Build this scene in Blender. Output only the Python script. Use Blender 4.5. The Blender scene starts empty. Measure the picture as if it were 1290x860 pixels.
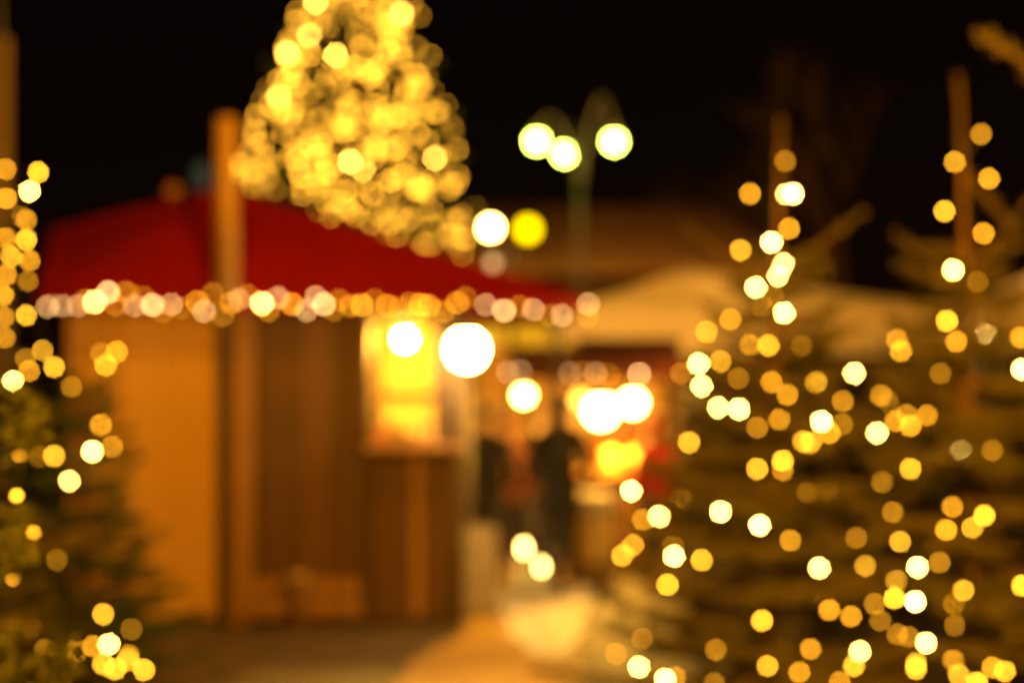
import bpy, bmesh, math, random
import numpy as np
from mathutils import Vector, Matrix

random.seed(11)
SC = bpy.context.scene
COL = SC.collection
PI = math.pi
HOR, F, CAMZ = 530.0, 1792.0, 1.6      # photo horizon row, focal length in photo pixels, eye height (m)


def at(px, py, d):
    return Vector(((px - 645) / F * d, d, CAMZ + (HOR - py) / F * d))


def xat(px, d):
    return (px - 645) / F * d


# ------------------------------------------------------------------ materials
def _nodes(name):
    m = bpy.data.materials.new(name)
    m.use_nodes = True
    nt = m.node_tree
    return m, nt, nt.nodes['Principled BSDF']


def mat(name, c, c2=None, rough=0.7, scale=6.0, metal=0.0, spec=0.4, bump=0.0, detail=4.0):
    m, nt, b = _nodes(name)
    c2 = c2 or tuple(v * 0.7 for v in c)
    tc = nt.nodes.new('ShaderNodeTexCoord')
    n = nt.nodes.new('ShaderNodeTexNoise')
    n.inputs['Scale'].default_value = scale
    n.inputs['Detail'].default_value = detail
    r = nt.nodes.new('ShaderNodeValToRGB')
    r.color_ramp.elements[0].position = 0.3
    r.color_ramp.elements[1].position = 0.7
    r.color_ramp.elements[0].color = (*c2, 1)
    r.color_ramp.elements[1].color = (*c, 1)
    nt.links.new(tc.outputs['Object'], n.inputs['Vector'])
    nt.links.new(n.outputs['Fac'], r.inputs['Fac'])
    nt.links.new(r.outputs['Color'], b.inputs['Base Color'])
    b.inputs['Roughness'].default_value = rough
    b.inputs['Metallic'].default_value = metal
    b.inputs['Specular IOR Level'].default_value = spec
    if bump:
        bp = nt.nodes.new('ShaderNodeBump')
        bp.inputs['Strength'].default_value = bump
        nt.links.new(n.outputs['Fac'], bp.inputs['Height'])
        nt.links.new(bp.outputs['Normal'], b.inputs['Normal'])
    return m


def wood(name, c, c2, width=0.13, axis='X', rough=0.65):
    """boards: a groove between boards, a tone per board, grain along the board"""
    m, nt, b = _nodes(name)
    L = nt.links
    tc = nt.nodes.new('ShaderNodeTexCoord')
    sp = nt.nodes.new('ShaderNodeSeparateXYZ')
    L.new(tc.outputs['Object'], sp.inputs[0])

    def math_(op, a, v=None):
        k = nt.nodes.new('ShaderNodeMath'); k.operation = op
        L.new(a, k.inputs[0])
        if v is not None:
            k.inputs[1].default_value = v
        return k.outputs[0]
    u = math_('DIVIDE', sp.outputs[axis], width)
    cell = math_('FLOOR', u)
    fr = math_('FRACT', u)
    wn = nt.nodes.new('ShaderNodeTexWhiteNoise'); wn.noise_dimensions = '1D'
    L.new(cell, wn.inputs['W'])
    mp = nt.nodes.new('ShaderNodeMapping')
    mp.inputs['Scale'].default_value = (9, 9, 0.7) if axis != 'Z' else (0.7, 9, 9)
    L.new(tc.outputs['Object'], mp.inputs['Vector'])
    n = nt.nodes.new('ShaderNodeTexNoise'); n.inputs['Scale'].default_value = 4; n.inputs['Detail'].default_value = 5
    L.new(mp.outputs[0], n.inputs['Vector'])
    add = nt.nodes.new('ShaderNodeMath'); add.operation = 'MULTIPLY_ADD'
    L.new(wn.outputs['Value'], add.inputs[0]); add.inputs[1].default_value = 0.5
    L.new(n.outputs['Fac'], add.inputs[2])
    r = nt.nodes.new('ShaderNodeValToRGB')
    r.color_ramp.elements[0].position = 0.35; r.color_ramp.elements[1].position = 1.0
    r.color_ramp.elements[0].color = (*c2, 1); r.color_ramp.elements[1].color = (*c, 1)
    L.new(add.outputs[0], r.inputs['Fac'])
    g = math_('LESS_THAN', fr, 0.06)
    mx = nt.nodes.new('ShaderNodeMix'); mx.data_type = 'RGBA'
    L.new(g, mx.inputs['Factor']); L.new(r.outputs['Color'], mx.inputs[6])
    mx.inputs[7].default_value = (*[v * 0.2 for v in c2], 1)
    L.new(mx.outputs[2], b.inputs['Base Color'])
    b.inputs['Roughness'].default_value = rough
    bp = nt.nodes.new('ShaderNodeBump'); bp.inputs['Strength'].default_value = 0.25
    L.new(n.outputs['Fac'], bp.inputs['Height']); L.new(bp.outputs['Normal'], b.inputs['Normal'])
    return m


def glow(name, c, s):
    m, nt, b = _nodes(name)
    nt.nodes.remove(b)
    e = nt.nodes.new('ShaderNodeEmission')
    e.inputs['Color'].default_value = (*c, 1)
    e.inputs['Strength'].default_value = s
    nt.links.new(e.outputs[0], nt.nodes['Material Output'].inputs['Surface'])
    return m


def fabric(name, c, transl=0.5):
    m, nt, b = _nodes(name)
    b.inputs['Base Color'].default_value = (*c, 1)
    b.inputs['Roughness'].default_value = 0.8
    n = nt.nodes.new('ShaderNodeTexNoise'); n.inputs['Scale'].default_value = 3
    bp = nt.nodes.new('ShaderNodeBump'); bp.inputs['Strength'].default_value = 0.2
    nt.links.new(n.outputs['Fac'], bp.inputs['Height']); nt.links.new(bp.outputs['Normal'], b.inputs['Normal'])
    t = nt.nodes.new('ShaderNodeBsdfTranslucent'); t.inputs['Color'].default_value = (*c, 1)
    mx = nt.nodes.new('ShaderNodeMixShader'); mx.inputs[0].default_value = transl
    nt.links.new(b.outputs[0], mx.inputs[1]); nt.links.new(t.outputs[0], mx.inputs[2])
    nt.links.new(mx.outputs[0], nt.nodes['Material Output'].inputs['Surface'])
    return m


WARM = (1.0, 0.46, 0.022)
HOT = (1.0, 0.55, 0.11)
ORNG = (1.0, 0.40, 0.016)
PINK = (1.0, 0.56, 0.19)
M = dict(
    pine=wood('pine boards', (0.55, 0.33, 0.12), (0.42, 0.24, 0.08), 0.14),
    pine_in=wood('pale inner boards', (0.72, 0.52, 0.17), (0.62, 0.42, 0.12), 0.14),
    brown=wood('brown stained boards', (0.10, 0.042, 0.013), (0.045, 0.019, 0.006), 0.12),
    dark=wood('dark stained timber', (0.045, 0.02, 0.009), (0.025, 0.012, 0.006), 0.3),
    oak=wood('oiled timber', (0.30, 0.16, 0.065), (0.20, 0.10, 0.04), 0.3),
    roof=mat('red roof cloth', (0.19, 0.0012, 0.008), (0.155, 0.001, 0.007), 0.9, 2.0, bump=0.15, spec=0.15),
    redcloth=mat('dull red awning', (0.10, 0.018, 0.010), (0.07, 0.013, 0.007), 0.85, 3.0),
    canvas=fabric('white tent canvas', (0.44, 0.37, 0.29), 0.3),
    steel=mat('grey painted steel', (0.20, 0.19, 0.17), (0.14, 0.13, 0.12), 0.45, 8, metal=0.3),
    iron=mat('black iron', (0.03, 0.03, 0.03), (0.02, 0.02, 0.02), 0.5, 8),
    bark=mat('spruce bark', (0.16, 0.08, 0.04), (0.09, 0.045, 0.025), 0.9, 25, bump=0.4),
    needles=mat('spruce needles', (0.12, 0.10, 0.018), (0.07, 0.065, 0.012), 0.6, 7, spec=0.15),
    needles_near=mat('fresh spruce needles', (0.12, 0.13, 0.018), (0.075, 0.09, 0.014), 0.6, 9, spec=0.2),
    needles_far=mat('dark spruce needles', (0.05, 0.075, 0.025), (0.02, 0.04, 0.015), 0.6, 2),
    cable=mat('green cable', (0.02, 0.035, 0.015), None, 0.5),
    terracotta=mat('tiled roof', (0.30, 0.13, 0.06), (0.20, 0.08, 0.035), 0.8, 3, bump=0.3),
    cloth=mat('white cloth', (0.75, 0.72, 0.66), (0.66, 0.62, 0.55), 0.9, 4),
    skin=mat('skin', (0.50, 0.29, 0.20), (0.45, 0.25, 0.17), 0.55, 5),
    hair=mat('dark hair', (0.03, 0.02, 0.012), None, 0.6, 20),
    black=mat('black coat', (0.018, 0.017, 0.018), (0.012, 0.011, 0.012), 0.85, 6),
    grey=mat('grey coat', (0.10, 0.095, 0.10), (0.07, 0.066, 0.07), 0.85, 6),
    redcoat=mat('red coat', (0.48, 0.02, 0.02), (0.38, 0.015, 0.015), 0.8, 6),
    rust=mat('rust coat', (0.26, 0.07, 0.03), (0.20, 0.05, 0.02), 0.85, 6),
    jeans=mat('dark trousers', (0.03, 0.035, 0.05), (0.02, 0.024, 0.035), 0.9, 8),
    leather=mat('boot leather', (0.04, 0.022, 0.012), None, 0.5, 8),
    greyboard=mat('pale grey board', (0.24, 0.20, 0.14), (0.18, 0.15, 0.10), 0.8, 5),
    mast=wood('weathered mast timber', (0.40, 0.24, 0.10), (0.30, 0.17, 0.07), 0.3),
    straw=mat('wicker', (0.40, 0.24, 0.10), (0.25, 0.14, 0.05), 0.8, 40, bump=0.5),
    glassy=mat('amber glaze', (0.50, 0.22, 0.05), (0.38, 0.15, 0.03), 0.25, 6),
)


# ------------------------------------------------------------------ mesh helpers
class MB:
    def __init__(s):
        s.v, s.f = [], []

    def box(s, x0, x1, y0, y1, z0, z1):
        b = len(s.v)
        s.v += [(x, y, z) for z in (z0, z1) for (x, y) in ((x0, y0), (x1, y0), (x1, y1), (x0, y1))]
        s.f += [tuple(b + i for i in q) for q in ((3, 2, 1, 0), (4, 5, 6, 7), (0, 1, 5, 4), (1, 2, 6, 5), (2, 3, 7, 6), (3, 0, 4, 7))]
        return s

    def poly(s, pts):
        b = len(s.v); s.v += [tuple(p) for p in pts]; s.f.append(tuple(range(b, b + len(pts)))); return s

    def slab(s, pts, t):
        """a polygon given a thickness t along its normal"""
        pts = [Vector(p) for p in pts]
        n = (pts[1] - pts[0]).cross(pts[2] - pts[0]).normalized() * t
        k = len(pts); b = len(s.v)
        s.v += [tuple(p) for p in pts] + [tuple(p - n) for p in pts]
        s.f.append(tuple(range(b, b + k))); s.f.append(tuple(range(b + 2 * k - 1, b + k - 1, -1)))
        for i in range(k):
            j = (i + 1) % k
            s.f.append((b + j, b + i, b + k + i, b + k + j))
        return s

    def tube(s, pts, rad, n=8, cap=True):
        pts = [Vector(p) for p in pts]
        if not isinstance(rad, (list, tuple)):
            rad = [rad] * len(pts)
        rings = []
        for i, p in enumerate(pts):
            t = (pts[min(i + 1, len(pts) - 1)] - pts[max(i - 1, 0)])
            t = t.normalized() if t.length > 1e-9 else Vector((0, 0, 1))
            a = t.cross(Vector((0, 0, 1)))
            if a.length < 0.05:
                a = t.cross(Vector((0, 1, 0)))
            a.normalize(); c = t.cross(a)
            b = len(s.v)
            for k in range(n):
                w = 2 * PI * k / n
                s.v.append(tuple(p + (a * math.cos(w) + c * math.sin(w)) * rad[i]))
            rings.append(b)
        for r0, r1 in zip(rings, rings[1:]):
            for k in range(n):
                q = (k + 1) % n
                s.f.append((r0 + k, r0 + q, r1 + q, r1 + k))
        if cap:
            s.f.append(tuple(range(rings[0] + n - 1, rings[0] - 1, -1)))
            s.f.append(tuple(range(rings[-1], rings[-1] + n)))
        return s

    def lathe(s, prof, c=(0, 0, 0), n=20):
        b = len(s.v)
        for r, z in prof:
            for k in range(n):
                w = 2 * PI * k / n
                s.v.append((c[0] + r * math.cos(w), c[1] + r * math.sin(w), c[2] + z))
        for i in range(len(prof) - 1):
            for k in range(n):
                q = (k + 1) % n
                s.f.append((b + i * n + k, b + i * n + q, b + (i + 1) * n + q, b + (i + 1) * n + k))
        s.f.append(tuple(range(b + n - 1, b - 1, -1)))
        e = b + (len(prof) - 1) * n
        s.f.append(tuple(range(e, e + n)))
        return s

    def ball(s, c, r, n=12, sz=1.0):
        k = max(6, n // 2)
        prof = [(r * math.sin(PI * (i + 0.02) / (k + 0.04)), -r * sz * math.cos(PI * (i + 0.02) / (k + 0.04))) for i in range(k + 1)]
        return s.lathe(prof, c, n)

    def build(s, name, m, parent=None, smooth=False, loc=None):
        me = bpy.data.meshes.new(name)
        me.from_pydata(s.v, [], s.f)
        me.update()
        if smooth:
            me.polygons.foreach_set('use_smooth', [True] * len(me.polygons))
        me.materials.append(m)
        o = bpy.data.objects.new(name, me)
        COL.objects.link(o)
        if parent:
            o.parent = parent
        if loc is not None:
            o.location = loc
        return o


def bevel(o, w=0.01, seg=2):
    md = o.modifiers.new('bevel', 'BEVEL'); md.width = w; md.segments = seg; md.limit_method = 'ANGLE'
    return o


def tag(o, label, cat, group=None):
    o['label'] = label; o['category'] = cat
    if group:
        o['group'] = group
    return o


def thing(name, label, cat, loc=(0, 0, 0), rz=0.0, group=None):
    o = bpy.data.objects.new(name, None)
    o.empty_display_size = 0.2
    COL.objects.link(o)
    o.location = loc; o.rotation_euler = (0, 0, rz)
    return tag(o, label, cat, group)


def structure(o):
    o['kind'] = 'structure'; return o


def copy_tree(o, parent=None):
    c = o.copy(); COL.objects.link(c)
    if parent:
        c.parent = parent
    for ch in list(o.children):
        copy_tree(ch, c)
    return c


# ------------------------------------------------------------------ world, camera
w = bpy.data.worlds.new('World'); SC.world = w; w.use_nodes = True
nt = w.node_tree
bg = nt.nodes['Background']
sky = nt.nodes.new('ShaderNodeTexSky'); sky.sky_type = 'NISHITA'; sky.sun_disc = False
sky.sun_elevation = math.radians(2); sky.sun_rotation = math.radians(200)
tint = nt.nodes.new('ShaderNodeMix'); tint.data_type = 'RGBA'; tint.blend_type = 'MULTIPLY'
tint.inputs['Factor'].default_value = 1
tint.inputs[7].default_value = (1.0, 0.36, 0.20, 1)
nt.links.new(sky.outputs[0], tint.inputs[6]); nt.links.new(tint.outputs[2], bg.inputs['Color'])
bg.inputs['Strength'].default_value = 0.0018

sun = bpy.data.lights.new('moonlight', 'SUN'); sun.energy = 0.004; sun.angle = math.radians(0.5); sun.color = (1, 0.86, 0.7)
so = bpy.data.objects.new('moonlight', sun); COL.objects.link(so); so.rotation_euler = (math.radians(60), 0, math.radians(-20))

cam = bpy.data.cameras.new('camera'); co = bpy.data.objects.new('camera', cam); COL.objects.link(co)
co.location = (0, 0, CAMZ); co.rotation_euler = (PI / 2, 0, 0)
cam.sensor_width = 36; cam.lens = 50; cam.shift_y = (HOR - 430) / 1290
cam.clip_end = 1000; cam.clip_start = 0.05
cam.dof.use_dof = True; cam.dof.focus_distance = 1.4; cam.dof.aperture_fstop = 1.8
cam.dof.aperture_blades = 9; cam.dof.aperture_rotation = 0.2
SC.camera = co
SC.view_settings.view_transform = 'Standard'; SC.view_settings.look = 'None'
SC.view_settings.exposure = 0; SC.view_settings.gamma = 1
cy = SC.cycles
cy.use_adaptive_sampling = False
cy.use_denoising = True
cy.denoiser = 'OPENIMAGEDENOISE'
cy.denoising_input_passes = 'RGB_ALBEDO_NORMAL'
cy.denoising_prefilter = 'ACCURATE'
cy.max_bounces = 6; cy.diffuse_bounces = 3; cy.glossy_bounces = 2; cy.transmission_bounces = 3
cy.sample_clamp_indirect = 3.0
cy.use_light_tree = True
cy.caustics_reflective = False; cy.caustics_refractive = False

# ------------------------------------------------------------------ ground
def ground_mat():
    m, nt, b = _nodes('cobbled paving')
    L = nt.links
    tc = nt.nodes.new('ShaderNodeTexCoord')
    v = nt.nodes.new('ShaderNodeTexVoronoi'); v.inputs['Scale'].default_value = 7.0
    v2 = nt.nodes.new('ShaderNodeTexVoronoi'); v2.feature = 'DISTANCE_TO_EDGE'; v2.inputs['Scale'].default_value = 7.0
    n = nt.nodes.new('ShaderNodeTexNoise'); n.inputs['Scale'].default_value = 0.7; n.inputs['Detail'].default_value = 6
    for k in (v, v2, n):
        L.new(tc.outputs['Object'], k.inputs['Vector'])
    r = nt.nodes.new('ShaderNodeValToRGB')
    r.color_ramp.elements[0].color = (0.05, 0.031, 0.015, 1); r.color_ramp.elements[1].color = (0.095, 0.06, 0.028, 1)
    b.inputs['Specular IOR Level'].default_value = 0.25
    L.new(v.outputs['Color'], r.inputs['Fac'])
    e = nt.nodes.new('ShaderNodeMapRange'); e.inputs['From Max'].default_value = 0.09
    L.new(v2.outputs['Distance'], e.inputs['Value'])
    mx = nt.nodes.new('ShaderNodeMix'); mx.data_type = 'RGBA'
    L.new(e.outputs[0], mx.inputs['Factor']); mx.inputs[6].default_value = (0.035, 0.028, 0.022, 1); L.new(r.outputs[0], mx.inputs[7])
    L.new(mx.outputs[2], b.inputs['Base Color'])
    rr = nt.nodes.new('ShaderNodeMapRange'); rr.inputs['To Min'].default_value = 0.5; rr.inputs['To Max'].default_value = 0.7
    L.new(n.outputs['Fac'], rr.inputs['Value']); L.new(rr.outputs[0], b.inputs['Roughness'])
    bp = nt.nodes.new('ShaderNodeBump'); bp.inputs['Strength'].default_value = 0.5; bp.inputs['Distance'].default_value = 0.02
    L.new(e.outputs[0], bp.inputs['Height']); L.new(bp.outputs['Normal'], b.inputs['Normal'])
    return m


structure(MB().poly([(-250, -60, 0), (250, -60, 0), (250, 500, 0), (-250, 500, 0)]).build('ground', ground_mat()))
pm = mat('golden light pool paving', (0.44, 0.27, 0.05), (0.24, 0.14, 0.03), 0.65, 1.2, bump=0.2, spec=0.2)  # golden lamplight on the ground is put into this colour
def patch(pts, z, name, m, seed, amp):
    """a paved area coloured as a pool of lamplight, with an uneven outline"""
    r = random.Random(seed); out = []
    for p, q in zip(pts, pts[1:] + pts[:1]):
        n = max(2, int(math.hypot(q[0] - p[0], q[1] - p[1]) / 0.18))
        for i in range(n):
            u = i / n
            out.append((p[0] + (q[0] - p[0]) * u + r.uniform(-amp, amp), p[1] + (q[1] - p[1]) * u + r.uniform(-amp, amp) * 1.5, z))
    return structure(MB().poly(out).build(name, m))


patch([(-0.8, 6.5), (0.3, 6.5), (0.40, 9), (0.45, 12), (0.8, 16), (-0.35, 16), (-0.32, 12.5), (-0.38, 11.0), (-0.55, 9.9), (-0.72, 8.8)], 0.004, 'gold_light_pool', pm, 1, 0.07)
pm2 = mat('pale light pool paving', (0.74, 0.70, 0.62), (0.55, 0.51, 0.44), 0.6, 2.2, bump=0.2, spec=0.2)  # whitish pool of lamplight painted as paler paving
patch([(0.20, 9.6), (0.34, 9.7), (0.50, 10.6), (0.66, 12.0), (0.74, 13.8), (-0.28, 13.9), (-0.27, 12.6), (-0.08, 11.4), (0.04, 10.4)], 0.008, 'pale_light_pool', pm2, 2, 0.08)


# ------------------------------------------------------------------ bulbs and strings
def ico(r, sub=2):
    bm = bmesh.new(); bmesh.ops.create_icosphere(bm, subdivisions=sub, radius=r)
    for f in bm.faces:
        f.smooth = True
    return bm


_bulb = {}
LV = {'D': 12, 'O': 25, 'Y': 37, 'W': 170, 'P': 46, 'Q': 17}
GAIN = {}


def bulb_mesh(r, cls, gain, tone=False):
    key = (round(r, 4), cls, gain, tone)
    if key not in _bulb:
        me = bpy.data.meshes.new('bulb')
        bm = ico(r, 2); bm.to_mesh(me); bm.free()
        colr = {'P': PINK, 'Q': PINK, 'D': ORNG, 'O': ORNG, 'W': HOT}.get(cls, WARM)
        if tone:
            colr = (1.0, 0.445, 0.03) if cls != 'W' else (1.0, 0.50, 0.07)
        me.materials.append(glow('lit bulb', colr, LV[cls] * gain))
        _bulb[key] = me
    return _bulb[key]


def light_string(pts, r, label, gain=1.0, group=None, cable=0.004, tone=False):
    """pts: (Vector, class); a cable through all of them and one bulb mesh each"""
    c = sum((p for p, _ in pts), Vector()) / len(pts)
    base = Vector((c.x, c.y, min(p.z for p, _ in pts)))
    jr = random.Random(len(pts) * 7 + int(abs(base.x) * 100))
    t = thing('light_string', label, 'light string', base, 0, group)
    line = []
    for i, (p, _) in enumerate(pts):
        q = p - base
        if i:
            a = line[-1]
            mid = (a + q) / 2 - Vector((0, 0, min(0.12, 0.05 * (q - a).length)))
            line.append(mid)
        line.append(q + Vector((0, 0.0, r * 0.9)))
    MB().tube(line, cable, 5).build('cable', M['cable'], t)
    for p, cls in pts:
        o = bpy.data.objects.new('bulb', bulb_mesh(r, cls, gain * jr.choice((0.72, 0.88, 1.0, 1.2)), tone)); COL.objects.link(o)
        o.parent = t; o.location = p - base
    return t


# ------------------------------------------------------------------ spruces
def needles_mesh(segs, per_m, ln, wd, rng):
    """segs: list of (a, b); thin bent triangles round every twig"""
    A = np.array([s[0] for s in segs]); B = np.array([s[1] for s in segs])
    D = B - A; Ls = np.linalg.norm(D, axis=1); Dn = D / Ls[:, None]
    cnt = np.maximum(2, (Ls * per_m).astype(int))
    idx = np.repeat(np.arange(len(segs)), cnt)
    n = len(idx)
    t = rng.random(n)
    P = A[idx] + D[idx] * t[:, None]
    rnd = rng.normal(size=(n, 3))
    rnd -= (rnd * Dn[idx]).sum(1)[:, None] * Dn[idx]
    rnd /= np.linalg.norm(rnd, axis=1)[:, None]
    dirs = rnd * 0.8 + Dn[idx] * 0.6
    dirs[:, 2] += 0.12
    dirs /= np.linalg.norm(dirs, axis=1)[:, None]
    side = np.cross(dirs, rng.normal(size=(n, 3)))
    side /= np.linalg.norm(side, axis=1)[:, None]
    L = ln * (0.6 + 0.6 * rng.random(n))[:, None]
    V = np.empty((n, 3, 3))
    V[:, 0] = P - side * wd / 2; V[:, 1] = P + side * wd / 2; V[:, 2] = P + dirs * L
    me = bpy.data.meshes.new('crown')
    me.vertices.add(n * 3); me.vertices.foreach_set('co', V.ravel())
    me.loops.add(n * 3); me.loops.foreach_set('vertex_index', np.arange(n * 3, dtype=np.int32))
    me.polygons.add(n); me.polygons.foreach_set('loop_start', np.arange(0, n * 3, 3, dtype=np.int32))
    me.update(calc_edges=True)
    return me


def spruce(label, x, y, h, rbase, seed, whorls=13, nbr=7, z0=0.3, ln=0.038, wd=0.0055, per_m=420, twig=0.22, trunk_r=0.05,
           leader=0.5, tops=(), top_r=0.011, needle=None, group=None, power=0.85, lean=0.0, rfun=None, extra=()):
    """tops: explicit bare-ish upper branches as local end points (start on the trunk)"""
    rng = np.random.default_rng(seed); rd = random.Random(seed)
    t = thing('spruce_tree', label, 'tree', (x, y, 0), 0, group)
    axis = lambda z: Vector((lean * (z / h) ** 2, 0, z))
    tr = MB()
    zz = [h * i / 10 for i in range(11)]
    tr.tube([axis(z) for z in zz], [trunk_r * (1 - 0.88 * (z / h)) for z in zz], 9)
    segs = []
    rf = rfun or (lambda z: rbase * (1 - (z - z0) / (h - z0)) ** power)

    def branch(st, en, droop, ntw, tl, r0):
        st, en = Vector(st), Vector(en)
        pts = []
        for i in range(6):
            u = i / 5
            p = st.lerp(en, u); p.z -= droop * math.sin(PI * u) * (en - st).length
            pts.append(p)
        tr.tube(pts, [r0 * (1 - 0.8 * i / 5) for i in range(6)], 5)
        for a, b in zip(pts, pts[1:]):
            segs.append((a, b))
        out = (en - st).normalized()
        sd = out.cross(Vector((0, 0, 1))).normalized()
        for k in range(ntw):
            u = 0.18 + 0.8 * (k + rd.random()) / ntw
            i = min(4, int(u * 5)); p = pts[i].lerp(pts[i + 1], u * 5 - i)
            l = tl * (1.15 - 0.75 * u) * rd.uniform(0.7, 1.2)
            for sg in (-1, 1):
                d = (out * 0.75 + sd * sg * rd.uniform(0.6, 1.0) + Vector((0, 0, rd.uniform(-0.25, 0.2)))).normalized()
                e = p + d * l
                segs.append((p, e))
                if l > 0.16:
                    for q in (0.45, 0.75):
                        pp = p.lerp(e, q)
                        for s2 in (-1, 1):
                            d2 = (d * 0.7 + Vector((-d.y, d.x, 0)) * s2 * 0.7 + Vector((0, 0, rd.uniform(-0.2, 0.2)))).normalized()
                            segs.append((pp, pp + d2 * l * 0.4))
    for wi in range(whorls):
        z = z0 + (h - leader - z0) * (wi / (whorls - 1)) ** 0.92
        R = rf(z)
        ph = rd.random() * 6.3
        for k in range(nbr):
            a = ph + 2 * PI * k / nbr + rd.uniform(-0.25, 0.25)
            r = R * rd.uniform(0.7, 1.12)
            rise = r * rd.uniform(0.0, 0.35) * (0.35 + z / h)
            st = axis(z + rd.uniform(-0.13, 0.13) * h / 3)
            branch(st, st + Vector((math.cos(a) * r, math.sin(a) * r, rise - 0.06 * r)), 0.08, max(3, int(r / 0.085)) if ln < 0.05 else max(4, int(r / 0.16)), twig * min(1.0, 0.35 + r), 0.012 * (0.5 + r))
    for st, en in list(tops):
        branch(st, en, 0.02, 3, 0.07, top_r)
    for st, en in list(extra):
        branch(st, en, 0.06, max(6, int((Vector(en) - Vector(st)).length / 0.05)), twig, 0.012)
    tr.build('trunk', M['bark'], t, True)
    segs.append((axis(h - leader * 0.55), axis(h)))
    me = needles_mesh(segs, per_m, ln, wd, rng)
    me.materials.append(needle or M['needles'])
    c = bpy.data.objects.new('crown', me); COL.objects.link(c); c.parent = t
    return t


# right-hand pair: lights measured on the photograph, hung on the near half of the crown
T1 = [(989,203,'D'),(945,244,'O'),(990,244,'W'),(999,244,'W'),(994,288,'O'),(933,315,'Y'),(972,305,'W'),(987,332,'W'),(980,347,'W'),(952,362,'W'),(961,387,'O'),(988,394,'W'),(974,372,'D'),(920,402,'O'),(890,418,'Y'),(945,434,'O'),(968,435,'Y'),(908,455,'Y'),(880,458,'W'),(1010,436,'D'),(858,470,'D'),(884,486,'W'),(905,513,'W'),(931,515,'W'),(972,481,'O'),(992,497,'O'),(1028,481,'Y'),(1076,470,'W'),(1062,505,'O'),(930,476,'D'),(954,538,'D'),(982,528,'O'),(868,557,'Y'),(1035,531,'W'),(1045,545,'O'),(1061,534,'D'),(1021,557,'Y'),(1012,556,'Y'),(954,590,'Y'),(986,580,'Y'),(986,592,'O'),(1043,619,'Y'),(1017,619,'D'),(795,618,'W'),(858,627,'Y'),(908,644,'W'),(957,661,'W'),(830,650,'W'),(810,654,'O'),(797,686,'Y'),(784,699,'Y'),(849,700,'W'),(848,688,'D'),(884,705,'Y'),(841,736,'Y'),(996,680,'O'),(1079,677,'D'),(1032,715,'W'),(1090,712,'Y'),(1040,753,'Y'),(1045,768,'O'),(1072,776,'O'),(960,781,'Y'),(903,818,'O'),(1021,817,'O'),(967,838,'Y'),(1007,846,'O'),(1083,820,'W'),(1076,838,'Y'),(776,823,'D'),(805,839,'W'),(809,804,'D'),(838,855,'W'),(850,852,'O'),(1058,858,'O'),(900,860,'D')]
T2 = [(1236,169,'O'),(1203,204,'Y'),(1246,225,'O'),(1190,266,'Y'),(1239,294,'O'),(1201,340,'W'),(1231,355,'D'),(1193,404,'Y'),(1242,420,'W'),(1205,430,'O'),(1135,442,'O'),(1130,428,'O'),(1288,465,'W'),(1286,425,'O'),(1185,470,'D'),(1110,498,'O'),(1120,506,'D'),(1105,545,'W'),(1128,530,'O'),(1142,522,'O'),(1147,536,'O'),(1168,523,'O'),(1147,590,'Y'),(1209,567,'W'),(1250,567,'D'),(1112,607,'D'),(1125,645,'O'),(1200,638,'O'),(1192,667,'O'),(1240,649,'Y'),(1225,664,'Y'),(1134,682,'Y'),(1156,714,'W'),(1184,708,'D'),(1129,731,'Y'),(1127,753,'Y'),(1153,757,'W'),(1102,760,'D'),(1214,743,'Y'),(1201,761,'O'),(1202,787,'D'),(1109,781,'D'),(1145,801,'D'),(1131,798,'D'),(1167,809,'W'),(1154,835,'Y'),(1154,842,'Y'),(1201,831,'O'),(1208,849,'Y'),(1250,840,'O'),(1266,845,'Y'),(1288,737,'Y'),(1231,859,'Y')]


def hang(lst, tx, ty, h, rbase, z0, seed, order=True):
    """put each measured light on the camera side of a crown standing at (tx, ty)"""
    rd = random.Random(seed); out = []
    for px, py, c in lst:
        d = ty
        for _ in range(3):
            p = at(px, py, d)
            R = max(0.06, rbase * max(0.02, (1 - (p.z - z0) / (h - z0))))
            dx = p.x - tx
            u = math.sqrt(max(0.0, R * R - dx * dx))
            d = ty - u * 0.85 * (0.75 if c == 'D' else 1) - (0.04 if u < 0.1 else 0)
        out.append((at(px, py, d + rd.uniform(-0.08, 0.05)), c))
    if order:
        # greedy chain from the top so that the cable runs along neighbouring bulbs
        rest = sorted(out, key=lambda q: -q[0].z); chain = [rest.pop(0)]
        while rest:
            k = min(range(len(rest)), key=lambda i: (rest[i][0] - chain[-1][0]).length + 0.6 * abs(rest[i][0].z - chain[-1][0].z))
            chain.append(rest.pop(k))
        out = chain
    return out


D1 = 7.3
x1 = xat(972, D1); h1 = at(0, 150, D1).z
ax1 = lambda py, px=975: Vector((xat(px, D1) - x1, 0, at(0, py, D1).z))
spruce('slim fairy-lit spruce with a straight bare tip beside the white tent', x1, D1, h1, 1.15, 3, whorls=23, nbr=7, power=1.15, leader=0.8, lean=0.05, z0=0.25,
       tops=[(ax1(345), ax1(272, 1080) + Vector((0, -.1, 0))), (ax1(360), ax1(280, 862) + Vector((0, .1, 0))), (ax1(350), Vector((0.05, 0.3, 2.6)))],
       group='lit spruces on the near right')
light_string(hang(T1, x1, D1, h1, 0.9, 0.25, 1), 0.0088, 'warm fairy lights on the slim straight spruce in front of the white tent', gain=1.4, group='fairy lights on the spruces')
D2 = 7.0
x2 = xat(1226, D2); h2 = at(0, 95, D2).z
ax2 = lambda py, px=1222: Vector((xat(px, D2) - x2, 0, at(0, py, D2).z))
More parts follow.
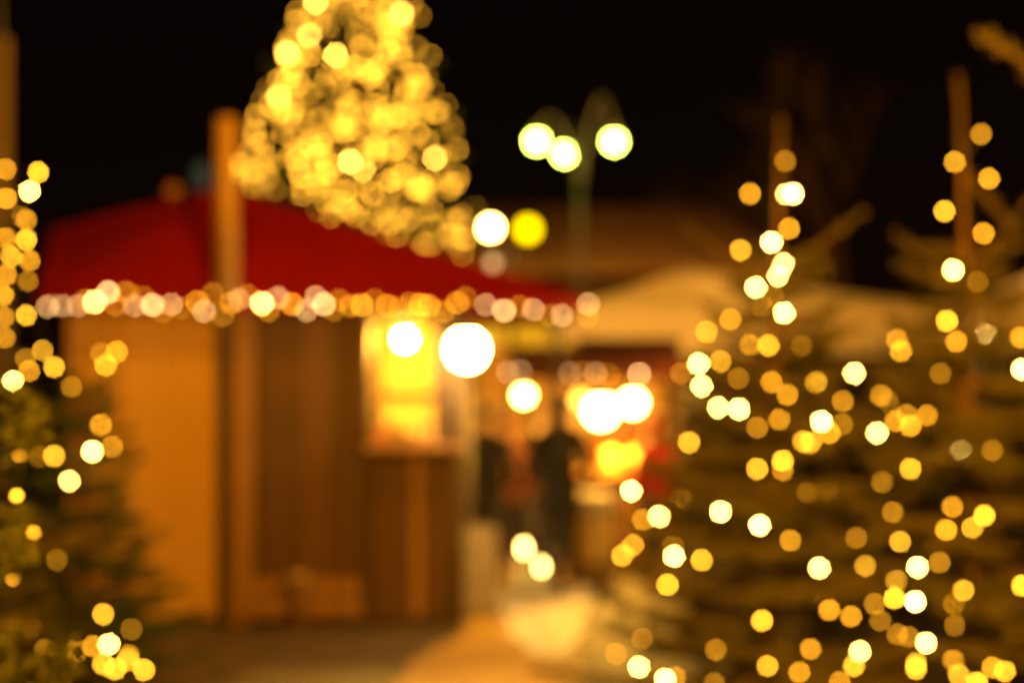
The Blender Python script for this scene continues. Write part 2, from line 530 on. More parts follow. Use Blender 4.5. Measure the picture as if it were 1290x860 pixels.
spruce('taller fairy-lit spruce with a leaning tip near the right edge', x2, D2, h2, 1.1, 8, whorls=23, nbr=7, power=1.15, leader=0.95, lean=-0.07, z0=0.2,
       tops=[(ax2(365), ax2(288, 1132) + Vector((0, .1, 0))), (ax2(345, 1220), ax2(250, 1300)), (ax2(215, 1215), ax2(300, 1290)), (ax2(360), Vector((-0.1, 0.35, 2.4)))],
       group='lit spruces on the near right')
light_string(hang(T2, x2, D2, h2, 0.98, 0.2, 2), 0.0088, 'warm fairy lights on the taller spruce near the right edge', gain=1.4, group='fairy lights on the spruces')
# a third spruce beyond the right edge: only one upper branch reaches into the picture
D3 = 5.6
x3 = xat(1470, D3)
e0 = at(1340, 105, D3) - Vector((x3, D3, 0)); e1 = at(1232, 40, D3 - .2) - Vector((x3, D3, 0))
spruce('spruce standing at the right edge, one bare branch reaching into view', x3, D3, 3.9, 0.55, 21, whorls=9, nbr=6, leader=0.8, z0=0.4,
       top_r=0.005, tops=[(Vector((0, 0, e0.z - .25)), e0), (e0, e1)], group='lit spruces on the near right')

# left side: near lit tree at the edge, small dark spruce before the hut, close branches
TA = [(7,213,'O'),(48,217,'Y'),(37,241,'W'),(8,250,'O'),(33,277,'O'),(28,272,'D'),(33,302,'Y'),(7,300,'O'),(14,323,'Y'),(37,328,'O'),(8,346,'O'),(35,354,'D'),(4,372,'O'),(33,397,'Y'),(5,399,'O'),(6,425,'O'),(53,441,'Y'),(68,462,'Y'),(37,467,'O'),(16,480,'W'),(32,452,'D'),(90,487,'D'),(-20,260,'Y'),(-30,330,'O'),(-24,420,'Y'),(-40,470,'O'),(-15,190,'D')]
TB = [(147,443,'O'),(127,445,'D'),(133,460,'Y'),(127,535,'O'),(141,562,'O'),(116,568,'W'),(68,574,'Y'),(87,606,'W'),(50,575,'D'),(72,705,'D'),(130,773,'Y'),(165,792,'D'),(117,813,'O'),(137,811,'W'),(96,820,'O'),(82,832,'O'),(70,820,'D'),(57,818,'D'),(130,836,'Y'),(145,842,'Y'),(161,831,'Y'),(162,825,'O'),(181,843,'Y'),(40,790,'D')]
TCl = [(25,572,'O'),(21,624,'O'),(42,671,'O'),(16,728,'O'),(-60,500,'Y'),(-70,640,'W'),(-90,760,'Y'),(-40,560,'W'),(-55,800,'W')]
DA = 6.4; xa = xat(-70, DA)
spruce('slender fairy-lit spruce at the left edge with lights up its side', xa, DA, 3.3, 0.62, 31, whorls=12, leader=0.5, z0=0.5, group='lit spruces on the left')
light_string(hang(TA, xa, DA, 3.3, 0.62, 0.5, 4), 0.0078, 'warm fairy lights running up the slender spruce at the left edge', gain=1.4, group='fairy lights on the spruces')
DB = 7.6; xb = xat(104, DB)
spruce('small dark spruce standing in front of the lit pine wall', xb, DB, 2.02, 0.74, 33, whorls=13, nbr=8, leader=0.25, z0=0.15, needle=M['needles_far'], per_m=480, group='lit spruces on the left')
light_string(hang(TB, xb, DB, 2.1, 0.74, 0.1, 5), 0.0092, 'sparse warm fairy lights over the small dark spruce by the hut', gain=1.4, group='fairy lights on the spruces')
DC = 3.0; xc = xat(-300, DC)
loc = lambda px, py, d: at(px, py, d) - Vector((xc, DC, 0))
rj = random.Random(9)
close = []
for sy, ty, tx, n_, dd in ((590, 530, 40, 8, 2.85), (720, 680, 26, 9, 2.8), (900, 858, 84, 7, 2.65), (840, 800, 8, 4, 2.8), (1000, 915, 50, 4, 2.6)):
    for i in range(int(n_ * 1.6)):
        close.append((loc(-300, sy + rj.uniform(-25, 25), DC), loc(tx - rj.uniform(0, 30), ty + rj.uniform(-46, 40), dd + rj.uniform(-.22, .22))))
spruce('close green spruce whose needle tips poke in at the left edge', xc, DC, 2.35, 0.42, 35, whorls=9, nbr=6, leader=0.3, z0=0.15, ln=0.026, wd=0.0045, per_m=1100,
       twig=0.12, group='lit spruces on the left', needle=M['needles_near'], extra=close)
light_string([(at(px, py, 3.0 if px > 0 else 2.75), c) for px, py, c in TCl], 0.006, 'few warm fairy lights on the close spruce at the left edge', gain=1.0, group='fairy lights on the spruces', cable=0.003)

# tall tree in the square behind the hut
DT = 20.0; xt = xat(448, DT)
HT = at(0, -150, DT).z
def rbig(z):
    py = HOR - (z - CAMZ) * F / DT
    return 0.93 * max(0.12, np.interp(py, [-150, 0, 60, 110, 200, 320, 520, 700], [2, 66, 92, 112, 142, 172, 215, 250])) / F * DT
spruce('tall bushy spruce covered in lights rising behind the red roof', xt, DT, HT, 2.5, 41, whorls=17, nbr=9, leader=0.5, z0=0.8, ln=0.10, wd=0.02, per_m=60, twig=0.45,
       trunk_r=0.16, needle=M['needles_far'], rfun=rbig)
rd = random.Random(77)
tiers = [('topmost string of warm lights round the tall tree', -60, 45, 62), ('second string from the top round the tall tree', 45, 110, 84), ('third string from the top round the tall tree', 110, 165, 88),
         ('fourth string from the top round the tall tree, at roof peak height', 165, 215, 92), ('fifth string from the top round the tall tree, just above the roof slope', 215, 265, 98),
         ('lowest string round the tall tree, partly behind the red roof', 262, 340, 99)]
for lab, y0, y1, n in tiers:
    pts = []
    for i in range(n):
        clump = rd.random() < 0.30 and pts
        if clump:
            q = rd.choice(pts)[0]
            p = q + Vector((rd.uniform(-.14, .14), rd.uniform(-.1, .1), rd.uniform(-.13, .13)))
        else:
            a = -PI / 2 + math.asin(max(-1, min(1, rd.uniform(-1.02, 1.02))))
            py = rd.uniform(y0, y1) + 12 * math.sin(3 * a)
            z = CAMZ + (HOR - py) / F * DT
            R = rbig(z) * (0.97 + 0.10 * math.sin(5.3 * a + z * 3)) * rd.uniform(0.92, 1.06)
            p = Vector((xt + R * math.cos(a), DT + R * math.sin(a), z))
        pts.append((p, rd.choices('DOYW', (7, 8, 3.2, 0.35))[0]))
    pts.sort(key=lambda q: math.atan2(q[0].y - DT, q[0].x - xt) % (2 * PI) + 0.3 * q[0].z)
    light_string(pts, 0.020, lab, gain=0.80, group='light strings wound round the tall tree', cable=0.006, tone=True)


# ------------------------------------------------------------------ the red-roofed hut
DH = 11.24
hx = lambda px: xat(px, DH)
hz = lambda py: CAMZ + (HOR - py) / F * DH
ox, oy = hx(340), DH
hut = thing('market_hut', 'wooden market hut with red pitched roof and lit serving hatch', 'market hut', (ox, oy, 0))
X = lambda px: hx(px) - ox
WZ = 2.52
MB().box(X(85), X(274), 0, 0.06, 0.06, WZ).build('wall', M['pine'], hut)['label'] = 'pale pine front wall'
bevel(MB().box(X(274), X(288), -0.05, 0.09, 0, WZ).build('corner_post', M['dark'], hut))
bevel(MB().box(X(289), X(319), -0.03, 0.07, 0, WZ).build('door_jamb', M['oak'], hut))
door = MB().box(X(320), X(454), 0, 0.05, 0.22, WZ - 0.1).build('door', M['brown'], hut)
fr = MB()
fr.box(X(320), X(454), -0.025, -0.002, 0.22, 0.36)
bevel(fr.build('rail', M['oak'], door), 0.006)
MB().tube([(X(336), -0.03, 1.02), (X(336), -0.08, 1.02), (X(336), -0.08, 1.16), (X(336), -0.03, 1.16)], 0.012, 8).build('handle', M['iron'], door)
bevel(MB().box(X(316), X(456), -0.16, 0.05, 0.07, 0.20).build('door_step', M['oak'], hut))
MB().box(X(289), X(454), 0.0, 0.06, WZ - 0.095, WZ).build('lintel', M['dark'], hut)
bevel(MB().box(X(453), X(468), -0.05, 0.09, 0, WZ).build('hatch_post', M['dark'], hut))
bevel(MB().box(X(546), X(554), -0.03, 0.07, 1.42, WZ).build('hatch_post', M['dark'], hut))
MB().box(X(554) + .002, X(570) - .002, 0.0, 0.05, 1.42, WZ - 0.122).build('hatch_panel', M['dark'], hut)
bevel(MB().box(X(570), X(580), -0.05, 0.09, 0, WZ).build('hatch_post', M['dark'], hut))
cf = MB().box(X(469), X(569), 0, 0.05, 0.05, 1.36).build('counter_front', M['brown'], hut)
for px in (472, 520, 556):
    bevel(MB().box(X(px), X(px + 12), -0.022, -0.002, 0.05, 1.36).build('batten', M['oak' if px == 520 else 'brown'], cf), 0.004)
bevel(MB().box(X(462), X(584), -0.26, 0.30, 1.365, 1.418).build('counter_top', M['oak'], hut))
MB().box(X(467), X(569), -0.01, 0.07, WZ - 0.12, WZ).build('hatch_beam', M['dark'], hut)
# side walls, back wall, inner partition, floor
MB().box(X(85), X(85) + 0.05, 0.062, 2.3, 0.06, WZ).build('side_wall', M['pine'], hut)
MB().box(X(575), X(575) + 0.05, 0.302, 2.3, 0.06, WZ).build('side_wall', M['brown'], hut)
MB().box(X(85) + 0.052, X(575) - 0.002, 2.25, 2.3, 0.06, WZ).build('back_wall', M['pine_in'], hut)
MB().box(X(448), X(448) + 0.03, 0.092, 2.248, 0.06, WZ).build('inner_partition', M['pine_in'], hut)
MB().box(X(85), X(577), 0.0, 2.3, 0.0, 0.055).build('floor_frame', M['dark'], hut)
sh = MB().box(X(448) + 0.032, X(573) - 0.06, 1.98, 2.248, 1.50, 1.53)
sh.build('shelf', M['pine_in'], hut)
MB().box(X(448) + 0.032, X(573) - 0.06, 1.98, 2.248, 1.88, 1.91).build('shelf', M['pine_in'], hut)
MB().box(X(448) + 0.032, X(573), 0.10, 2.248, WZ - 0.04, WZ - 0.01).build('ceiling_board', M['pine_in'], hut)
# roof: eave in front, ridge sinking to the left gable, hip on the right
ye, yr, yb = 10.95 - oy, 12.4 - oy, 13.9 - oy
ez = CAMZ + (HOR - 374) / F * 10.95
el, er = -3.66 - ox, xat(738, 10.95) - ox
rl, ra = Vector((-4.02 - ox, yr, 3.27)), Vector((xat(272, 12.4) - ox, yr, 3.62))
rm = Vector((xat(305, 12.4) - ox, yr, 3.60))
EL, ER, BL, BR = Vector((el, ye, ez)), Vector((er, ye, ez)), Vector((el - .3, yb, ez)), Vector((er, yb, ez))
rf = MB()
rf.slab([EL, ER, rm, ra, rl], 0.03); rf.slab([BR, BL, rl, ra, rm], 0.03); rf.slab([ER, BR, rm], 0.03)
rf.slab([BL, EL, rl], 0.03)
roof = rf.build('roof', M['roof'], hut)
MB().box(el, er, ye - 0.012, ye + 0.012, ez - 0.085, ez - 0.032).build('valance', M['roof'], roof)
MB().ball((xat(218, 12.4) - ox, yr, 3.60), 0.07, 14).build('finial', M['glassy'], roof, True)
# mast bolted to the eave
my = ye - 0.09
MB().tube([(xat(286, 10.86) - ox, my, ez - 0.02), (xat(286, 10.86) - ox, my, CAMZ + (HOR - 150) / F * 10.86)], [0.085, 0.078], 14).build('mast', M['mast'], hut, True)

EAVE = [(60,386,'Q'),(78,385,'Q'),(98,385,'Q'),(119,380,'W'),(136,368,'P'),(159,368,'D'),(170,385,'Q'),(192,384,'P'),(228,388,'D'),(248,380,'O'),(268,370,'D'),(291,382,'O'),(280,397,'D'),(311,372,'D'),(330,382,'W'),(350,375,'Q'),(368,383,'O'),(386,391,'Q'),(408,383,'P'),(427,378,'D'),(442,385,'O'),(456,384,'Y'),(488,385,'O'),(504,388,'D'),(517,382,'D'),(540,385,'O'),(559,392,'O'),(576,381,'O'),(586,375,'D'),(635,391,'P'),(672,390,'Q'),(692,397,'D'),(708,397,'Q'),(741,383,'Q'),(740,398,'D'),(655,386,'D'),(612,384,'Q'),(525,393,'D'),(472,378,'D'),(420,390,'D'),(338,391,'D'),(216,383,'Q'),(205,392,'D'),(180,374,'D'),(146,384,'D'),(108,378,'D'),(257,392,'Q'),(301,377,'Q'),(398,374,'Q'),(530,384,'O')]
light_string([(at(px, py, 10.84 if py < 380 or px > 600 else 10.90), c) for px, py, c in sorted(EAVE)], 0.0135, 'string of pale bulbs along the red roof eave of the hut', gain=1.1)


# ------------------------------------------------------------------ lamps
def globe_lamp(name, label, p, r, color, s, hang_z=None, group=None, shade=True):
    t = thing(name, label, 'lamp', p, 0, group)
    g = MB().ball((0, 0, 0), r, 18).build('globe', glow('lamp globe', color, s), t, True)
    if shade:
        MB().lathe([(r * 0.35, r * 1.18), (r * 0.75, r * 1.0), (r * 1.25, r * 0.82), (r * 1.22, r * 0.80), (r * 0.3, r * 1.04)], n=18).build('shade', M['iron'], t)
    if hang_z is not None:
        MB().tube([(0, 0, r * 1.1), (0, 0, hang_z - p[2])], 0.008, 6).build('cord', M['iron'], t)
    return t


globe_lamp('pendant_lamp', 'bright pendant lamp hanging inside the serving hatch of the hut', at(510, 427, 12.0), 0.055, (1, .50, .055), 3600, WZ - 0.05, 'hanging lamps of the market')
big = globe_lamp('pendant_lamp', 'big glaring white lamp hanging under the eave at the right end of the hut', at(588, 440, 11.0), 0.135, (1, .60, .13), 170, 2.50, 'hanging lamps of the market')


# lamp post at the left edge: its lantern is just above the picture and lights the hut front
def lamp_light(parent, loc, power, color, r=0.12):
    l = bpy.data.lights.new('lamp_light', 'POINT'); l.energy = power; l.color = color; l.shadow_soft_size = r
    o = bpy.data.objects.new('lamp_light', l); COL.objects.link(o); o.parent = parent; o.location = loc
    return o


lp = thing('lamp_post', 'timber lamp post at the left edge behind the fairy lights', 'lamp post', (xat(-2, 9.0), 9.0, 0))
MB().tube([(0, 0, 0), (0, 0, 4.02)], [0.085, 0.07], 14).build('post', M['dark'], lp, True)
MB().lathe([(0.15, 0), (0.16, 0.25), (0.12, 0.45), (0.11, 0.47)], n=16).build('base', M['iron'], lp)
MB().tube([(0, 0, 3.9), (0, 0, 4.5), (0.3, -0.02, 5.0), (0.9, -0.06, 5.25), (1.45, -0.1, 5.2)], 0.028, 8).build('arm', M['iron'], lp, True)
MB().lathe([(0.05, 0.1), (0.17, 0.02), (0.22, -0.06), (0.21, -0.065), (0.05, 0.06)], (1.45, -0.1, 5.12), 18).build('shade', M['iron'], lp)
MB().ball((1.45, -0.1, 5.02), 0.07, 14).build('bulb', glow('sodium bulb', (1, .42, .04), 60), lp, True)
lamp_light(lp, (1.45, -0.1, 4.90), 370, (1, .40, .014), 0.2)

# added fill lamp, unseen off the right edge, brightens spruces and hut front
fill_post = thing('lamp_post', 'added fill lamp post in front of the lit spruces, unseen beyond the right edge', 'lamp post', (2.5, 3.0, 0))
MB().tube([(0, 0, 0), (0, 0, 3.4)], [0.085, 0.065], 14).build('post', M['oak'], fill_post, True)
MB().lathe([(0.15, 0), (0.16, 0.25), (0.12, 0.45), (0.11, 0.47)], n=16).build('base', M['iron'], fill_post)
MB().tube([(0, 0, 3.2), (-0.25, 0, 3.45), (-0.8, 0, 3.5), (-1.2, 0, 3.45)], 0.028, 8).build('arm', M['iron'], fill_post, True)
MB().lathe([(0.05, 0.1), (0.15, 0.03), (0.18, -0.02), (0.17, -0.025), (0.05, 0.06)], (-1.2, 0, 3.37), 18).build('shade', M['iron'], fill_post)
MB().ball((-1.2, 0, 3.29), 0.06, 14).build('bulb', glow('sodium bulb', (1, .42, .04), 60), fill_post, True)
lamp_light(fill_post, (-1.2, 0, 3.05), 2700, (1, .385, .010), 0.15)

# three-armed street lamp far behind
YG = (0.80, 1.0, 0.11)
DS = 24.0
sl = thing('street_lamp', 'tall three-armed street lamp with curved arms and greenish white globes', 'street lamp', (xat(730, DS), DS, 0))
zt = at(0, 222, DS).z
MB().tube([(0, 0, 0), (0, 0, 0.9), (0, 0, 1.0), (0, 0, zt)], [0.12, 0.11, 0.05, 0.035], 12).build('pole', M['iron'], sl, True)
MB().ball((0, 0, zt + 0.05), 0.11, 12).build('hub', M['iron'], sl, True)
for px, py, dy in ((676, 180, -0.15), (713, 185, 0.62), (772, 183, -0.3)):
    p = at(px, py, DS) - Vector((xat(730, DS), DS, 0)); p.y = dy
    hook = [(0, 0, zt)]
    top = zt + (1.35 if px == 772 else 1.0)
    for i in range(1, 9):
        u = i / 8
        hook.append((p.x * u, p.y * u, zt + (top - zt) * math.sin(PI * 0.5 * min(1, u * 1.3)) - max(0, u - 0.7) / 0.3 * (top - p.z - 0.2)))
    MB().tube(hook, 0.035, 8).build('arm', M['iron'], sl, True)
    g = MB().ball(tuple(p), 0.12, 16).build('globe', glow('street globe', YG, 45), sl, True)
    MB().lathe([(0.03, 0.24), (0.10, 0.16), (0.14, 0.085), (0.135, 0.08), (0.02, 0.13)], tuple(p), 16).build('cap', M['steel'], g)

lamp_light(sl, (0.35, -2.2, zt + 0.2), 1150, (1, .50, .06), 0.3)

# twin globes on a thin post behind the roof's right slope
DW = 15.0
tw = thing('twin_lamp_post', 'thin lamp post with one white and one yellow globe behind the red roof', 'lamp post', (xat(643, DW), DW, 0))
z1 = at(0, 288, DW).z
MB().tube([(0, 0, 0), (0, 0, z1 - 0.25)], 0.03, 10).build('post', M['iron'], tw, True)
for px, py, s_, r in ((618, 287, 60, 0.085), (665, 289, 5.0, 0.11)):
    p = at(px, py, DW) - Vector((xat(643, DW), DW, 0)); p.y = 0
    MB().tube([(0, 0, z1 - 0.3), (p.x * 0.6, 0, z1 - 0.24), (p.x, 0, p.z - r)], 0.015, 8).build('arm', M['iron'], tw, True)
    MB().ball(tuple(p), r, 16).build('globe', glow('post globe', (1, .60, .14) if px < 640 else (1, .62, .0), s_), tw, True)
globe_lamp('hanging_bulb', 'single dim pinkish bulb below the white globe of the twin lamp post', at(621, 331, 14.2), 0.05, PINK, 2.2, None, None, False)

# far pale lamp behind the roof peak
fl = thing('street_lamp', 'faint greenish street lamp far behind the mast on the red roof', 'street lamp', (xat(256, 40), 40, 0))
zf = at(0, 222, 40).z
MB().tube([(0, 0, 0), (0, 0, zf - 0.3)], 0.07, 10).build('pole', M['steel'], fl, True)
MB().ball((0, 0, zf), 0.25, 14, 1.6).build('globe', glow('weak globe', (.55, .5, .28), 0.09), fl, True)

# ------------------------------------------------------------------ white tents
def tent(label, xl, xr, yf, yb_, ze, zp, power, pk=0.36):
    cx, cyy = (xl + xr) / 2, (yf + yb_) / 2
    t = thing('market_tent', label, 'tent', (cx, cyy, 0), 0, 'white peaked tents on the right')
    a, b, c, d = [Vector(q) for q in ((xl - cx, yf - cyy, ze), (xr - cx, yf - cyy, ze), (xr - cx, yb_ - cyy, ze), (xl - cx, yb_ - cyy, ze))]
    px = (xl + (xr - xl) * pk) - cx
    top = Vector((px, 0, zp))
    n = 8
    mb = MB()
    # concave pagoda slopes
    for e0, e1 in ((a, b), (b, c), (c, d), (d, a)):
        for i in range(n):
            u0, u1 = i / n, (i + 1) / n
            f = lambda e, u: Vector((e.x + (top.x - e.x) * u, e.y + (top.y - e.y) * u, ze + (zp - ze) * (u ** 1.35)))
            mb.poly([f(e0, u0), f(e1, u0), f(e1, u1), f(e0, u1)])
    can = mb.build('canopy', M['canvas'], t)
    v = MB()
    for e0, e1 in ((a, b), (b, c), (c, d), (d, a)):
        v.poly([e0 - Vector((0, 0, .30)), e1 - Vector((0, 0, .30)), e1, e0])
    v.build('valance', M['canvas'], can)
    for e in (a, b, c, d):
        MB().tube([(e.x * .985, e.y * .985, 0), (e.x * .985, e.y * .985, ze)], 0.03, 8).build('leg', M['iron'], t)
    g = MB().ball((px * 0.2, -0.3, ze - 0.12), 0.08, 12).build('lamp', glow('tent lamp', WARM, 30), t, True)
    lamp_light(t, (px * 0.2, -0.3, ze - 0.28), power, (1, .47, .07))
    return t


tent('white peaked canvas tent behind the two lit spruces', xat(700, 13.2), xat(1236, 13.2), 13.2, 16.4, at(0, 385, 13.2).z, at(0, 334, 14.8).z, 110)
tent('pale canvas tent glowing orange at the far right edge', xat(1255, 12.0), xat(1600, 12.0), 12.0, 14.6, at(0, 375, 12.0).z, at(0, 320, 13.3).z, 160, 0.5)

# ------------------------------------------------------------------ second stall between hut and tent
DQ = 15.8
qx = lambda px, d=DQ: xat(px, d)
q0 = qx(720)
st = thing('market_stall', 'open stall with dark red awning and lit yellow fascia behind the hut', 'market stall', (q0, DQ, 0))
Q = lambda px, d=DQ: xat(px, d) - q0
zq = lambda py, d=DQ: CAMZ + (HOR - py) / F * d
MB().box(Q(588), Q(850), 0, 0.06, 0.05, 1.0).build('counter_front', M['brown'], st)
bevel(MB().box(Q(583), Q(856), -0.15, 0.5, 1.002, 1.045).build('counter_top', M['oak'], st))
for px in (586, 720, 850):
    MB().box(Q(px), Q(px) + 0.09, 0.07, 0.16, 1.046 if px == 720 else 0, 2.75).build('post', M['dark'], st)
MB().box(Q(575), Q(862), 2.3, 2.36, 0, 2.7).build('back_wall', M['pine'], st)
fa = MB().box(Q(560), Q(725), -0.03, 0.03, zq(438), zq(402)).build('fascia', M['pine_in'], st)
MB().box(Q(566), Q(719), -0.05, -0.032, zq(434), zq(406)).build('fascia_glow', glow('yellow fascia glow', (1, .45, .012), 0.9), fa)  # glow stands in for lamplight falling on the plain fascia board
aw = MB(); aw.slab([(Q(640, 15), -0.8, zq(462, 15)), (Q(862, 15), -0.8, zq(462, 15)), (Q(862), 0.6, zq(420)), (Q(640), 0.6, zq(420))], 0.02)
awn = aw.build('awning', M['redcloth'], st)
vl = MB(); n = 16
for i in range(n):
    a, b = Q(640, 15) + (Q(862, 15) - Q(640, 15)) * i / n, Q(640, 15) + (Q(862, 15) - Q(640, 15)) * (i + 1) / n
    vl.slab([(a, -0.802, zq(462, 15) - 0.12), ((a + b) / 2, -0.802, zq(462, 15) - 0.16), (b, -0.802, zq(462, 15) - 0.12), (b, -0.802, zq(462, 15) - 0.004), (a, -0.802, zq(462, 15) - 0.004)], 0.01)
vl.build('scalloped_valance', M['redcloth'], awn)
MB().slab([(Q(570), -0.05, 2.78), (Q(866), -0.05, 2.78), (Q(866), 2.5, 3.05), (Q(570), 2.5, 3.05)], 0.04).build('roof', M['dark'], st)
light_string([(at(px, py, 14.9), c) for px, py, c in ((640, 469, 'Q'), (656, 467, 'Q'), (718, 470, 'Q'), (735, 469, 'D'), (750, 470, 'Q'), (767, 472, 'D'), (805, 471, 'P'))], 0.018,
             'dim pinkish bulbs along the edge of the dark red awning', gain=0.7)
globe_lamp('pendant_lamp', 'warm pendant lamp at the left end of the dark red awning stall', at(660, 498, 15.6), 0.075, (1, .58, .10), 70, zq(445), 'hanging lamps of the market')
dbl = globe_lamp('pendant_lamp', 'left one of two glaring white lamps side by side under the red awning', at(757, 517, 15.4), 0.15, (1, .60, .13), 70, zq(440), 'hanging lamps of the market')
globe_lamp('pendant_lamp', 'right one of two glaring white lamps side by side under the red awning', at(797, 507, 15.5), 0.11, (1, .60, .13), 70, zq(440), 'hanging lamps of the market')
globe_lamp('pendant_lamp', 'small amber lamp just left of the two glaring white lamps', at(732, 503, 15.6), 0.08, (1, .5, .05), 9, zq(440), 'hanging lamps of the market')
lamp_light(dbl, (0.1, 0, -0.25), 560, (1, .44, .03), 0.15)
lamp_light(big, (0.14, -0.05, -0.28), 75, (1, .56, .14), 0.1)
t = globe_lamp('table_lamp', 'round amber lamp on the left end of the awning stall counter', at(597, 578, 15.75), 0.11, (1, .45, .01), 5.5, None, None, False)
MB().lathe([(0.09, -0.14), (0.08, -0.125), (0.03, -0.11), (0.03, -0.09)], n=14).build('foot', M['iron'], t)

# goods on the counters
def jar(label, p, r, h, m, lid, group):
    t = thing('jar', label, 'jar', p, 0, group)
    MB().lathe([(r * .9, 0), (r, h * .1), (r, h * .75), (r * .7, h * .88), (r * .7, h * .92)], n=16).build('body', m, t, True)
    MB().lathe([(r * .78, h * .921), (r * .8, h), (r * .7, h * 1.02)], n=16).build('lid', lid, t)
    return t


for i, (px, m, l) in enumerate(((478, 'glassy', 'amber jar at the left end of the hut counter under the pendant lamp'), (492, 'straw', 'tan jar right beside the amber jar on the hut counter'), (538, 'straw', 'tan jar at the right end of the hut counter'))):
    jar(l, Vector((xat(px, 11.15), 11.15, 1.419)), 0.05, 0.17, M[m], M['iron'], 'jars on the hut counter')
for i, (px, m, l) in enumerate(((640, 'redcoat', 'red tin on the awning stall counter below the left pendant lamp'), (690, 'glassy', 'amber tin on the awning stall counter near its middle'), (770, 'straw', 'tan tin below the two glaring lamps'), (800, 'glassy', 'amber tin below the right glaring lamp'))):
    jar(l, Vector((xat(px, 15.75), 15.75, 1.046)), 0.09, 0.26, M[m], M['iron'], 'tins on the awning stall counter')


def basket(label, p, r, h):
    t = thing('basket', label, 'basket', p)
    MB().lathe([(r * .75, 0), (r * .9, h * .5), (r, h), (r * .93, h), (r * .8, h * .3), (r * .1, h * .28)], n=18).build('bowl', M['straw'], t, True)
    pts = [(r * .95 * math.cos(PI * i / 10), 0, h + r * 1.0 * math.sin(PI * i / 10)) for i in range(11)]
    MB().tube(pts, 0.012, 7).build('handle', M['straw'], t, True)
    return t


basket('wicker basket with hoop handle on the hut counter', Vector((xat(516, 11.12), 11.12, 1.419)), 0.10, 0.11)

# log before the door, barrel, floor lanterns, board
lg = thing('log_stump', 'short upright log standing before the brown hut door', 'log', (xat(376, 10.95), 10.95, 0))
MB().lathe([(0.085, 0), (0.078, 0.15), (0.082, 0.40), (0.078, 0.41)], n=14).build('bark', M['bark'], lg, True)
MB().lathe([(0.072, 0.411), (0.06, 0.418), (0.02, 0.42)], n=14).build('cut_face', M['pine_in'], lg)

br = thing('barrel_table', 'pale round barrel with white cloth top beside the dark standing person', 'barrel', (xat(741, 14.4), 14.4, 0))
MB().lathe([(0.22, 0), (0.27, 0.2), (0.285, 0.42), (0.27, 0.64), (0.23, 0.84)], n=24).build('staves', M['pine_in'], br, True)
for z, r in ((0.14, 0.262), (0.70, 0.268)):
    MB().lathe([(r, -0.025), (r + .004, -0.02), (r + .004, 0.02), (r, 0.025)], (0, 0, z), 24).build('hoop', M['iron'], br)
MB().lathe([(0.275, 0.70), (0.27, 0.80), (0.262, 0.865), (0.24, 0.872), (0.05, 0.875)], n=24).build('cloth_top', M['cloth'], br, True)


def floor_lantern(label, p, h, s):
    t = thing('floor_lantern', label, 'lantern', p, 0.3, 'candle lanterns on the ground')
    w_ = h * 0.22
    MB().box(-w_, w_, -w_, w_, 0, 0.03).build('base', M['iron'], t)
    for sx in (-1, 1):
        for sy in (-1, 1):
            MB().box(sx * w_ - .012, sx * w_ + .012, sy * w_ - .012, sy * w_ + .012, 0.031, h * .78).build('frame_bar', M['iron'], t)
    MB().lathe([(w_ * 1.5, h * .78), (w_ * .6, h * .93), (w_ * .25, h)], n=4).build('roof', M['iron'], t)
    cn = MB().lathe([(w_ * .5, 0.031), (w_ * .5, h * .45), (w_ * .1, h * .46)], n=12).build('candle', glow('candle wax', (1, .5, .08), s * .3), t, True)
    MB().ball((0, 0, h * .52), 0.028, 10, 2.0).build('flame', glow('flame', (1, .6, .15), s * 12), cn, True)
    return t


floor_lantern('taller candle lantern on the paving left of the dark standing person', (xat(660, 13.3), 13.3, 0.004), 0.78, 3.0)
floor_lantern('shorter candle lantern on the paving at the dark person\'s feet', (xat(682, 13.0), 13.0, 0.004), 0.50, 2.5)

sb = thing('sandwich_board', 'blank pale sandwich board standing at the corner of the hut', 'board', (xat(598, 11.9), 11.9, 0), 0.25)
for sg in (-1, 1):
    MB().slab([(-0.17, sg * 0.2, 0.02), (0.17, sg * 0.2, 0.02), (0.17, sg * 0.02, 0.72), (-0.17, sg * 0.02, 0.72)], 0.02 * sg).build('panel', M['greyboard'], sb)
MB().box(-0.17, 0.17, -0.03, 0.03, 0.722, 0.75).build('hinge_rail', M['dark'], sb)


# ------------------------------------------------------------------ people
def skin_obj(name, joints, edges, m, parent, sub=2, root=0):
    """one continuous surface grown round a joint skeleton"""
    me = bpy.data.meshes.new(name)
    me.from_pydata([j[0] for j in joints], edges, [])
    o = bpy.data.objects.new(name, me); COL.objects.link(o)
    sk = o.modifiers.new('skin', 'SKIN'); sk.use_smooth_shade = True
    lay = me.skin_vertices[0] if me.skin_vertices else None
    if lay is None:
        bm = bmesh.new(); bm.from_mesh(me); bm.verts.layers.skin.verify(); bm.to_mesh(me); bm.free(); lay = me.skin_vertices[0]
    for i, j in enumerate(joints):
        r = j[1]
        lay.data[i].radius = r if isinstance(r, tuple) else (r, r)
        lay.data[i].use_root = (i == root)
    sd = o.modifiers.new('smooth', 'SUBSURF'); sd.levels = sub; sd.render_levels = sub
    me.materials.append(m)
    if parent:
        o.parent = parent
    return o


